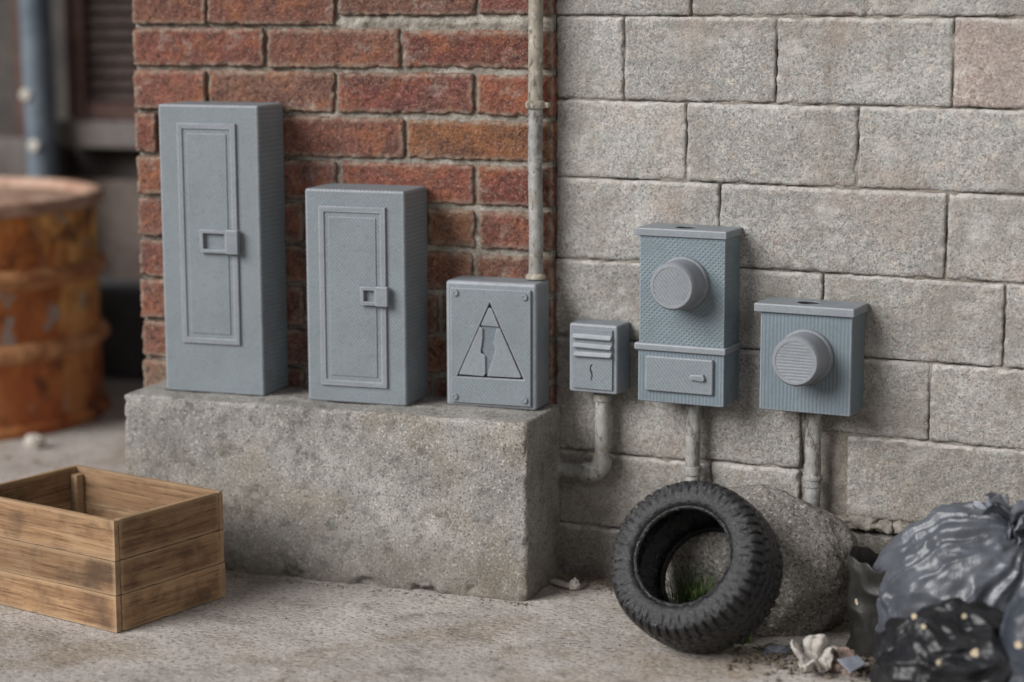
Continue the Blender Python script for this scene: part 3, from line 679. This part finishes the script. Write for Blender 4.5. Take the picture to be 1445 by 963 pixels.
# ------------------------------------------------------------------ tyre
def make_tyre():
    TR, TW, TB = .1275, .132, .0745
    prof = []   # (radius, axial, tread weight, sidewall weight)
    def arc(n, f): 
        for i in range(n): prof.append(f(i/(n-1)))
    h = TW/2
    outer = [(TB+.0005, h*.78), (TB-.0005, h*.83), (TB+.0015, h*.885), (TB+.004, h*.895), (TB+.0052, h*.875), (TB+.0060, h*.905), (TB+.0085, h*.955), (TB+.013, h*.99), (TB+.020, h*1.0), (TB+.027, h*.99), (TB+.033, h*.965)]
    prof += [(r, a, 0, 1) for r, a in outer]
    n = 64
    for i in range(n+1):
        u = 1-2*i/n
        a = h*.93*u
        drop = .0085*abs(u)**6+.0040*u*u
        prof.append((TR-drop, a, 1, 0))
    prof += [(r, -a, 0, 1) for r, a in reversed(outer)]
    inner = [(TB+.004, -h*.70), (TB+.014, -h*.80), (TB+.023, -h*.78), (TR-.013, -h*.62), (TR-.010, -h*.3), (TR-.0095, 0), (TR-.010, h*.3), (TR-.013, h*.62), (TB+.023, h*.78), (TB+.014, h*.80), (TB+.004, h*.70)]
    prof += [(r, a, 0, 0) for r, a in inner]
    prof = np.array(prof); NA = 480; ang = np.linspace(0, 2*np.pi, NA, endpoint=False)
    Rr = np.repeat(prof[None, :, 0], NA, 0).copy(); A = np.repeat(prof[None, :, 1], NA, 0).copy(); Tw = prof[None, :, 2]; Sw = prof[None, :, 3]; TH = np.repeat(ang[:, None], len(prof), 1)
    u = A/(h*.93)
    g = np.zeros_like(Rr)
    for c0, w0 in ((-.30, .045), (.0, .05), (.30, .045), (.60, .05), (-.60, .05)):
        zig = .02*np.sign(np.sin(TH*34))
        g = np.maximum(g, np.clip((w0-np.abs(u-c0-zig))/.022, 0, 1))
    def slots(n, ph, w, lo, hi, sk):
        s = np.abs(((TH/(2*np.pi)*n+ph+sk*u) % 1)-.5); return np.clip((w-s)/.05, 0, 1)*((u > lo) & (u < hi))
    g = np.maximum(g, slots(48, 0, .15, .56, 1.01, .25)); g = np.maximum(g, slots(48, .3, .15, -1.01, -.56, -.25))
    g = np.maximum(g, slots(44, .2, .12, .30, .60, .9)*.8); g = np.maximum(g, slots(44, .6, .12, -.60, -.30, -.9)*.8)
    g = np.maximum(g, slots(68, .1, .07, -.30, .30, 1.2)*.4)
    Rr -= Tw*g*.0042
    # shoulder lugs run a little way down the sidewall
    sh = np.clip((Rr-(TB+.022))/.006, 0, 1)*Sw
    s = np.abs(((TH/(2*np.pi)*48+np.where(A > 0, .25, .05)) % 1)-.5); lug = np.clip((.15-s)/.05, 0, 1)
    A -= np.sign(A)*sh*lug*.0032
    # worn lettering-like ribbing round the sidewall
    P = np.stack([Rr*np.cos(TH), A, Rr*np.sin(TH)], 2).reshape(-1, 3)
    nn = fbm(P, 75, 4, 2.2)*.0020; P = P*(1+fbm(P, 110, 3, 6.)*.006)[:, None]
    P[:, 1] += np.sign(P[:, 1])*nn
    m = len(prof); F = [(i*m+j, ((i+1) % NA)*m+j, ((i+1) % NA)*m+(j+1) % m, i*m+(j+1) % m) for i in range(NA) for j in range(m)]
    return mesh_np('tyre', P, F)
ax = Vector((-.1750, -.8420, .5110)).normalized()      # outward normal of the visible side
fc = Vector((.3182, -.3825, .1600))
q = (Vector((0, -1, 0))).rotation_difference(ax)
ty = link('tyre', make_tyre(), M['rubber'], None, (fc-ax*.0585).to_tuple(), 50)
ty.rotation_mode = 'QUATERNION'; ty.rotation_quaternion = q
zmin = min((ty.matrix_basis @ v.co).z for v in ty.data.vertices); ty.location.z -= zmin-.0005
tag(ty, 'worn black tyre leaning back against the grey boulder', 'tyre')

# ------------------------------------------------------------------ boulder
def blob(name, c, rad, seed, amp, freq, mat, sub=6, flat=0, oct=4, smooth=180, rot=0):
    b = bmesh.new(); bmesh.ops.create_icosphere(b, subdivisions=sub, radius=1)
    V = np.array([v.co[:] for v in b.verts]); F = [[v.index for v in f.verts] for f in b.faces]; b.free()
    d = 1+fbm(V, freq, oct, seed)*amp
    P = V*d[:, None]*np.array(rad)
    if rot:
        cr, sr = math.cos(rot), math.sin(rot); P = np.stack([P[:, 0]*cr-P[:, 1]*sr, P[:, 0]*sr+P[:, 1]*cr, P[:, 2]], 1)
    P[:, 2] = np.maximum(P[:, 2], -c[2]+.0003) if flat else P[:, 2]
    return link(name, mesh_np(name, P, F), mat, None, c, smooth)
o = blob('boulder', (.372, -.150, .085), (.170, .112, .135), 5.5, .12, 1.2, M['boulder'], 7, 1, 8)
tag(o, 'rounded grey brown boulder behind the tyre', 'boulder')

# ------------------------------------------------------------------ grass tuft
def grass(name, pts, n, hmin, hmax, seed, lean=.5):
    rr = random.Random(seed); V = []; F = []
    for _ in range(n):
        bx, by = rr.choice(pts); bx += rr.gauss(0, .014); by += rr.gauss(0, .010)
        h = rr.uniform(hmin, hmax); a = rr.uniform(0, 6.28); l = rr.uniform(.1, lean)*h; w = rr.uniform(.0008, .0016)
        dx, dy = math.cos(a), math.sin(a); px, py = -dy, dx; base = len(V)
        for k in range(6):
            u = k/5; q = u*u*l; z = h*(u-.25*u*u*(l/h)*1.6)
            ww = w*(1-u**1.6)+.0001
            V += [(bx+dx*q+px*ww, by+dy*q+py*ww, z), (bx+dx*q-px*ww, by+dy*q-py*ww, z)]
            if k: i = base+2*k; F.append((i-2, i-1, i+1, i))
    return link(name, mesh_np(name, V, F), M['grass'])
o = grass('grass', [(.345, -.272), (.36, -.268), (.325, -.268), (.372, -.272), (.300, -.262), (.312, -.262), (.285, -.258)], 900, .05, .14, 4, .95)
tag(o, 'tuft of green grass seen through the tyre, growing before the boulder', 'grass', kind='stuff')

# ------------------------------------------------------------------ rubbish bags
def bag(name, c, rad, seed, mat, axis=(0, 0, 1), fold=.05, nf=5, lump=.12, crease=.06, cfreq=1.8, fine=.008, sub=7, flat=True):
    b = bmesh.new(); bmesh.ops.create_icosphere(b, subdivisions=sub, radius=1)
    V = np.array([v.co[:] for v in b.verts]); F = [[v.index for v in f.verts] for f in b.faces]; b.free()
    ax = np.array(axis, float); ax /= np.linalg.norm(ax)
    e1 = np.cross(ax, [.3, .9, .1]); e1 /= np.linalg.norm(e1); e2 = np.cross(ax, e1)
    h = V@ax; th = np.arctan2(V@e2, V@e1); st = np.sqrt(np.maximum(0, 1-h*h))
    warp = fbm(V, 1.3, 2, seed)*.8
    # long folds that run out from the knot and fade away from it
    A = np.stack([np.cos(th+warp*.35)*nf*.5, np.sin(th+warp*.35)*nf*.5, h*.45+seed], 1)
    rid = 1-np.abs(fbm(A, 1.0, 2, seed+3))*2.4
    B = V+np.stack([warp, -warp, warp*.5], 1)*.35
    rid2 = 1-np.abs(fbm(B, cfreq, 2, seed+8))*3.0
    d = 1+fbm(V, 1.1, 2, seed+1)*lump+np.clip(rid, -1, 1)*fold*(.25+.75*st)*np.clip(.35+.65*h, .2, 1)+np.clip(rid2, -.7, 1)*crease
    d = d+(1-np.abs(fbm(B, 4.6, 2, seed+5))*3)*fine
    P = V*d[:, None]*np.array(rad)
    if flat: P[:, 2] = np.maximum(P[:, 2], -c[2]+.0005)
    return link(name, mesh_np(name, P, F), mat, None, c, 180)
def knot(parent, c, size, seed, mat, n=9):
    """gathered, crumpled ends of a tied bag"""
    rr = random.Random(seed); V = []; F = []
    for k in range(n):
        a = 2*math.pi*k/n+rr.uniform(-.3, .3); el = rr.uniform(.05, 1.1); L = size*rr.uniform(.7, 1.25); wd = size*rr.uniform(.35, .6)
        d = Vector((math.cos(a)*math.cos(el), math.sin(a)*math.cos(el), math.sin(el))); p = d.cross(Vector((0, 0, 1))).normalized(); up = p.cross(d)
        base = len(V); nu, nv = 9, 9
        for i in range(nu+1):
            for j in range(nv+1):
                u = i/nu; v = j/nv*2-1
                w = wd*(.18+.82*u**.8)*v; bend = size*.35*math.sin(u*2.2+k)*(.5+.5*v*v)+size*.20*math.sin(v*5.5+k*2+u*3)*u
                q = d*(L*u)+p*w*.6+up*bend
                V.append((c[0]+q.x, c[1]+q.y, c[2]+q.z))
        for i in range(nu):
            for j in range(nv): s = base+i*(nv+1)+j; F.append((s, s+1, s+nv+2, s+nv+1))
    V = np.array(V); V = V+np.stack([fbm(V, 45, 2, 1.)*.005, fbm(V, 45, 2, 7.)*.005, fbm(V, 45, 2, 13.)*.005], 1)
    return link('knot', mesh_np('knot', V, F), mat, parent, None, 180)
gb_ = bag('rubbish_bag', (.738, -.235, .086), (.158, .115, .140), 12.3, M['greybag'], (.50, -.30, .80), .085, 7, .07, .036, 1.9, .008)
tag(gb_, 'large grey tied rubbish bag with creases radiating from its knot', 'rubbish bag')
knot(gb_, (.048, -.030, .132), .050, 3, M['knotbag'], 12)
o = bag('rubbish_bag', (.735, -.445, .050), (.105, .085, .082), 31.7, M['blackbag'], (-.2, .2, 1), .06, 3, .14, .13, 1.25, .016)
tag(o, 'shiny crumpled black rubbish bag lowest in front, dotted with pale flakes', 'rubbish bag'); black = o
o = bag('rubbish_bag', (.900, -.452, .072), (.105, .080, .128), 57.1, M['bluebag'], (.1, .3, 1), .06, 5, .10, .05, 1.5)
tag(o, 'dark slate blue rubbish bag at the right edge of the pile', 'rubbish bag')
# open-mouthed sack, folded rim
def sack():
    NA, NH = 160, 60; V = []
    for j in range(NH):
        u = j/(NH-1)
        for i in range(NA):
            a = 2*math.pi*i/NA
            r = .055*(1+.10*math.sin(2*a+1)+.05*math.sin(5*a+u*4))*(1-.06*u)
            zt = .148+.009*math.sin(a*2+2.0)+.003*math.sin(a*5)+.002*math.sin(a*11)
            V.append((r*1.05*math.cos(a), r*.85*math.sin(a), u*zt))
    V = np.array(V); r0 = V.copy(); n = np.stack([V[:, 0], V[:, 1], 0*V[:, 2]], 1); n /= np.linalg.norm(n, axis=1)[:, None]
    V = V+n*((1-np.abs(fbm(V, 13, 2, 4.4))*2)*.005)[:, None]
    F = [(j*NA+i, j*NA+(i+1) % NA, (j+1)*NA+(i+1) % NA, (j+1)*NA+i) for j in range(NH-1) for i in range(NA)]
    me = mesh_np('open_sack', V, F); o = link('open_sack', me, M['sack'], None, (.612, -.245, .0), 180)
    s = o.modifiers.new('thick', 'SOLIDIFY'); s.thickness = .003; return o
o = sack(); tag(o, 'upright dirty black sack with an open ragged rim, between boulder and bags', 'sack')
# pale flakes stuck on the dark plastic
deps = None
bpy.context.view_layer.update()
def surface_point(ob, origin, target):
    mi = ob.matrix_world.inverted(); a = mi @ Vector(origin); b = mi @ Vector(target)
    ok, loc, nrm, _ = ob.ray_cast(a, (b-a).normalized()); return (ob.matrix_world @ loc, (ob.matrix_world.to_3x3() @ nrm).normalized()) if ok else (None, None)
EYE = (1.1054, -3.4036, 1.011)
flk = [(black, (.715, -.45, .055), .011, 'small round pale flake low on the black bag'), (black, (.765, -.45, .075), .014, 'largest pale flake, on the right half of the black bag'), (black, (.690, -.43, .100), .008, 'pale flake at upper left of the black bag, the higher of two close together'), (black, (.745, -.42, .118), .009, 'single pale flake near the top right of the black bag'),
       (bpy.data.objects['rubbish_bag.002'], (.828, -.47, .100), .012, 'single tan flake on the slate blue bag'), (bpy.data.objects['open_sack'], (.605, -.29, .090), .009, 'pale flake on the open sack, right beside the grey bag'), (bpy.data.objects['open_sack'], (.562, -.25, .075), .008, 'pale flake on the open sack, on the side nearer the boulder'),
       (black, (.672, -.40, .105), .010, 'pale flake at upper left of the black bag, the lower of two close together')]
for i, (ob, tg, sz, lab) in enumerate(flk):
    p, nrm = surface_point(ob, EYE, tg)
    if p is None: continue
    b = bmesh.new(); rr = random.Random(i)
    ring = [Vector((sz*.5*rr.uniform(.7, 1.1)*math.cos(2*math.pi*k/14)*(.65 if i in (0, 5, 6) else 1), sz*.5*rr.uniform(.7, 1.1)*math.sin(2*math.pi*k/14)*(1.5 if i in (5, 6) else 1), .0008*rr.random())) for k in range(14)]
    vs = [b.verts.new(v) for v in ring]; f = b.faces.new(vs); e = bmesh.ops.extrude_face_region(b, geom=[f])
    for v in e['geom']:
        if isinstance(v, bmesh.types.BMVert): v.co.z += .0018
    o = from_bm('fallen_flake', b, M['flake'], None, None, 40, False)
    o.rotation_mode = 'QUATERNION'; o.rotation_quaternion = Vector((0, 0, 1)).rotation_difference(nrm); o.location = p
    tag(o, lab, 'flake', 'pale flakes stuck on the rubbish')

# ------------------------------------------------------------------ litter
def rosette():
    V = []; F = []; rr = random.Random(2)
    NA, NR = 90, 26
    for j in range(NR+1):
        u = j/NR
        for i in range(NA):
            a = 2*math.pi*i/NA
            r = .032*u*(1+.16*math.sin(3*a+.5)+.10*math.sin(5*a))
            z = .010+.034*u**1.5*(.55+.45*math.sin(a*4+u*3)) - .016*math.exp(-(u/.25)**2)+.006*math.sin(a*9+u*6)*u
            V.append((r*math.cos(a), r*math.sin(a), z))
    for j in range(NR):
        for i in range(NA): F.append((j*NA+i, j*NA+(i+1) % NA, (j+1)*NA+(i+1) % NA, (j+1)*NA+i))
    V = np.array(V); V = V+np.stack([fbm(V, 60, 3, 1.)*.006, fbm(V, 60, 3, 7.)*.006, np.abs(fbm(V, 60, 3, 13.))*.005], 1)
    V[:, 2] -= V[:, 2].min()
    o = link('crumpled_paper', mesh_np('crumpled_paper', V, F), M['paper'], None, (.523, -.372, .001), 180); o.rotation_euler = (R(28), R(-8), .4)
    s = o.modifiers.new('thick', 'SOLIDIFY'); s.thickness = .0022
    o.location.z = .001-min((Matrix.Rotation(.4, 4, 'Z') @ Matrix.Rotation(R(-8), 4, 'Y') @ Matrix.Rotation(R(28), 4, 'X') @ Vector(v)).z for v in V.tolist())
    return o
tag(rosette(), 'crumpled white paper opened like a flower on the ground beside the sack', 'paper')
def pebble(c, rad, seed, mat, lab, nm='stone', sub=4, amp=.5, freq=1.6, rot=0, cat='stone', group=None):
    o = blob(nm, (c[0], c[1], rad[2]*.8), rad, seed, amp, freq, M[mat], sub, 1, 4, 40, rot); tag(o, lab, cat, group); return o
pebble((.566, -.368), (.024, .018, .020), 3.3, 'pink', 'pinkish lump of stone just right of the white paper')
pebble((.548, -.362), (.012, .014, .017), 8.3, 'paper', 'small white scrap tucked between the paper and the pink stone', 'paper_scrap', cat='scrap')
pebble((.452, -.312), (.021, .010, .007), 4.8, 'shard', 'flat grey stone sliver at the foot of the boulder, right of the tyre', rot=.3)
pebble((-1.42, .60), (.022, .018, .018), 5.2, 'pale', 'white pebble on the ground below the right side of the barrel', 'pebble', cat='pebble')
pebble((-1.60, .52), (.022, .020, .016), 6.4, 'pale', 'white pebble at the left picture edge below the barrel', 'pebble', cat='pebble')
b = prism_bm([(0, 0), (.032, -.012), (.040, .004), (.012, .026)], 0, .004, .0008)
for v in b.verts: x, y, z = v.co; v.co = (x, z, y+.003)
o = from_bm('plastic_shard', b, M['shard'], None, (.582, -.415, 0), 40, False); o.rotation_euler = (R(24), R(-18), 1.4); o.location.z = .012; tag(o, 'flat blue grey shard below the pink stone', 'shard')
o = from_bm('wood_chip', box_bm(-.020, .020, -.006, .006, 0, .006, .0015, 2), M['pale'], None, (.026, -.072, .004), 40, False); o.rotation_euler = (R(8), R(3), -.35); tag(o, 'flat pale chip lying in grit by the foot of the block wall', 'chip')
pebble((.052, -.082), (.009, .007, .010), 9.1, 'pale', 'small upright pale stone beside the flat chip')
# loose grit along the wall foot and round the tyre
def grit():
    rr = random.Random(9); V = []; F = []
    base = bmesh.new(); bmesh.ops.create_icosphere(base, subdivisions=1, radius=1); bv = [v.co.copy() for v in base.verts]; bf = [[v.index for v in f.verts] for f in base.faces]; base.free()
    def put(x, y, s, z=0):
        n = len(V); a = rr.uniform(0, 6.28); sx, sy, sz = s*rr.uniform(.7, 1.4), s*rr.uniform(.6, 1.1), s*rr.uniform(.4, .8)
        for v in bv:
            j = rr.uniform(.75, 1.2); px, py = v.x*sx*j, v.y*sy*j
            V.append((x+px*math.cos(a)-py*math.sin(a), y+px*math.sin(a)+py*math.cos(a), z+sz*.6+v.z*sz*j))
        F.extend([[i+n for i in f] for f in bf])
    for _ in range(520):                                  # foot of the block wall
        s = rr.uniform(.005, .30); t = abs(rr.gauss(0, .030))+.004; p = on_wall(s, t); put(p.x, p.y, rr.choice([.0016, .002, .003, .0045]))
    for _ in range(420):                                  # between tyre, boulder and bags
        x, y = rr.uniform(.39, .62), rr.gauss(-.345, .035); put(x, y, rr.choice([.0016, .002, .003, .005, .006]))
    for _ in range(110): put(rr.uniform(.44, .60), rr.gauss(-.06, .03), rr.choice([.002, .003, .006]))
    for _ in range(150): put(rr.uniform(-.75, .02), -.185-abs(rr.gauss(0, .010)), rr.choice([.0012, .0016, .0024]))
    for _ in range(90): put(rr.uniform(-.5, .6), rr.uniform(-.75, -.2), rr.choice([.0010, .0014, .0020]))
    for _ in range(60): put(rr.uniform(-1.7, -.9), rr.uniform(.0, .8), rr.choice([.003, .004, .006]))
    return link('grit', mesh_np('grit', V, F), M['gravel'], None, None, None)
tag(grit(), 'loose brown grit scattered along the wall foot and round the tyre', 'grit', kind='stuff')

# ------------------------------------------------------------------ rusty barrel
BR, BH = .385, .535
bc = (-1.852, .880, 0)
t = empty('rusty_barrel', bc); tag(t, 'open rusted orange steel barrel in the alley, cut by the left picture edge', 'barrel')
def ribp(z, w=.026, h=.022): return [(BR+h*math.exp(-((k-6)/2.6)**2), z+(k-6)/6*w*1.7) for k in range(13)]
prof = [(BR-.01, .0), (BR+.012, .0), (BR+.016, .010), (BR+.012, .022), (BR, .028)]+[(BR, .06+.047*k) for k in range(10)]+[(BR, BH-.03)]
b = lathe_bm(prof, 128, 'Z')
for v in b.verts:
    a = math.atan2(v.co.y, v.co.x); k = 1+.002*math.sin(a*3+v.co.z*9)+.001*math.sin(a*7+2); v.co.x *= k; v.co.y *= k
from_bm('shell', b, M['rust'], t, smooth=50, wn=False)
for hz in (.190, .358):
    from_bm('hoop', lathe_bm([(BR-.006, hz-.028), (BR+.003, hz-.022), (BR+.013, hz-.014), (BR+.020, hz-.006), (BR+.021, hz+.003), (BR+.016, hz+.012), (BR+.005, hz+.021), (BR-.006, hz+.027)], 128, 'Z'), M['rusthoop'], t, smooth=60, wn=False)
from_bm('rim', lathe_bm([(BR-.03, BH-.02), (BR+.006, BH-.034), (BR+.017, BH-.024), (BR+.019, BH-.008), (BR+.010, BH), (BR-.014, BH-.001), (BR-.024, BH-.010), (BR-.026, BH-.10)], 128, 'Z'), M['rustrim'], t, smooth=60, wn=False)
from_bm('inner_floor', lathe_bm([(BR-.028, BH-.14), (BR-.028, BH-.13)], 96, 'Z'), M['rustin'], t, smooth=None, wn=False)

# ------------------------------------------------------------------ building at the back of the alley
BY = 1.75
t = empty('alley_building', (-1.9, BY, 0)); tag(t, 'dark building across the alley with a brown louvred shutter', 'building')
from_bm('wall', box_bm(-2.5, 3.2, .0, .5, 0, 2.4, .004, 2), M['bwall'], t)
from_bm('lower_wall', box_bm(-2.5, 3.2, -.055, -.002, 0, .49, .006, 2), M['bwall2'], t)
from_bm('ledge', box_bm(-2.5, -.10, -.10, -.002, .492, .60, .006, 2), M['sill'], t)
x0, x1 = .0, .62
sh = empty('shutter'); sh.parent = t
from_bm('shutter_back', box_bm(x0, x1, -.020, -.003, .69, 1.40, .002, 1), M['dark'], sh)
for k in range(19):
    z = .705+k*.034; b = box_bm(x0+.008, x1, -.045, -.022, z, z+.025, .003, 2)
    for v in b.verts:
        if v.co.z < z+.012: v.co.y -= .014
    from_bm('slat', b, M['slat'], sh)
from_bm('shutter_post', box_bm(x0-.052, x0+.004, -.075, -.003, .655, 1.44, .004, 2), M['post'], t)
from_bm('shutter_rail', box_bm(x0+.005, x1, -.066, -.003, .655, .700, .004, 2), M['post'], t)
from_bm('window_sill', box_bm(x0-.075, x1, -.095, -.003, .580, .652, .006, 2), M['sill'], t)
from_bm('side_post', box_bm(-.232, -.195, -.05, -.003, .602, 1.5, .004, 2), M['post'], t)
# low dark step and blocks at its foot
o = from_bm('stone_step', box_bm(-.60, .50, -.10, .10, 0, .235, .015, 3), M['step'], None, (-1.55, 1.50, 0)); tag(o, 'low dark grey step at the foot of the alley building', 'step')
# drainpipe
t = empty('drain_pipe', (-1.992, 1.60, 0)); tag(t, 'thick blue grey drainpipe on the alley building, behind the barrel', 'pipe')
from_bm('downpipe', tube_bm([(.006-.010*i/10*2.0, 0, .40+.12*i) for i in range(11)], .041, 32), M['bpipe'], t, smooth=60, wn=False)
from_bm('lower_socket', lathe_bm([(.040, .30), (.05, .305), (.05, .43), (.04, .44)], 32, 'Z', (.006, 0, 0)), M['bpipe'], t)
for x, z in ((-.014, .725), (.006, .590)):
    b = lathe_bm([(.014, .002), (.017, -.005), (.012, -.009)], 20, 'Y', (x, -.0405, z)); from_bm('pipe_fixing', b, M['clip'], t)

# ------------------------------------------------------------------ camera
f_px = 3000.0; pitch, yaw, roll = R(9.5), R(19.3), R(-.15)
cp, sp, cy, sy = math.cos(pitch), math.sin(pitch), math.cos(yaw), math.sin(yaw)
Fw = Vector((-sy*cp, cy*cp, -sp)); Rt = Vector((cy, sy, 0)); Up = Rt.cross(Fw)
R2 = Rt*math.cos(roll)+Up*math.sin(roll); U2 = -Rt*math.sin(roll)+Up*math.cos(roll)
cam = bpy.data.cameras.new('camera'); co = bpy.data.objects.new('camera', cam); COL.objects.link(co)
cam.sensor_width = 36; cam.lens = f_px/1445*36; cam.clip_end = 200; cam.clip_start = .05
mtx = Matrix(((R2.x, U2.x, -Fw.x, EYE[0]), (R2.y, U2.y, -Fw.y, EYE[1]), (R2.z, U2.z, -Fw.z, EYE[2]), (0, 0, 0, 1)))
co.matrix_world = mtx
cam.dof.use_dof = True; cam.dof.focus_distance = 3.43; cam.dof.aperture_fstop = (cam.lens/1000)/.046
scn.camera = co

# ------------------------------------------------------------------ light
w = bpy.data.worlds.new('World'); scn.world = w; w.use_nodes = True
nt = w.node_tree; bg = nt.nodes['Background']
sk = nt.nodes.new('ShaderNodeTexSky'); sk.sky_type = 'NISHITA'; sk.sun_disc = False
SUN_EL, SUN_AZ = R(31), math.atan2(-.66, -.75)
sk.sun_elevation = SUN_EL; sk.sun_rotation = -SUN_AZ; sk.dust_density = 3; sk.air_density = 1
hs = nt.nodes.new('ShaderNodeHueSaturation'); hs.inputs['Saturation'].default_value = .35; hs.inputs['Value'].default_value = .68
nt.links.new(sk.outputs[0], hs.inputs['Color']); nt.links.new(hs.outputs[0], bg.inputs[0]); bg.inputs[1].default_value = .055
sun = bpy.data.lights.new('sun', 'SUN'); sun.energy = 4.9; sun.angle = R(38); sun.color = (1, .985, .965)
so = bpy.data.objects.new('sun', sun); COL.objects.link(so)
sd = Vector((math.sin(SUN_AZ)*math.cos(SUN_EL), math.cos(SUN_AZ)*math.cos(SUN_EL), math.sin(SUN_EL)))
so.rotation_euler = sd.to_track_quat('Z', 'Y').to_euler()

scn.view_settings.view_transform = 'Standard'; scn.view_settings.look = 'None'; scn.view_settings.exposure = 0
scn.cycles.use_denoising = True; scn.cycles.denoising_prefilter = 'FAST'
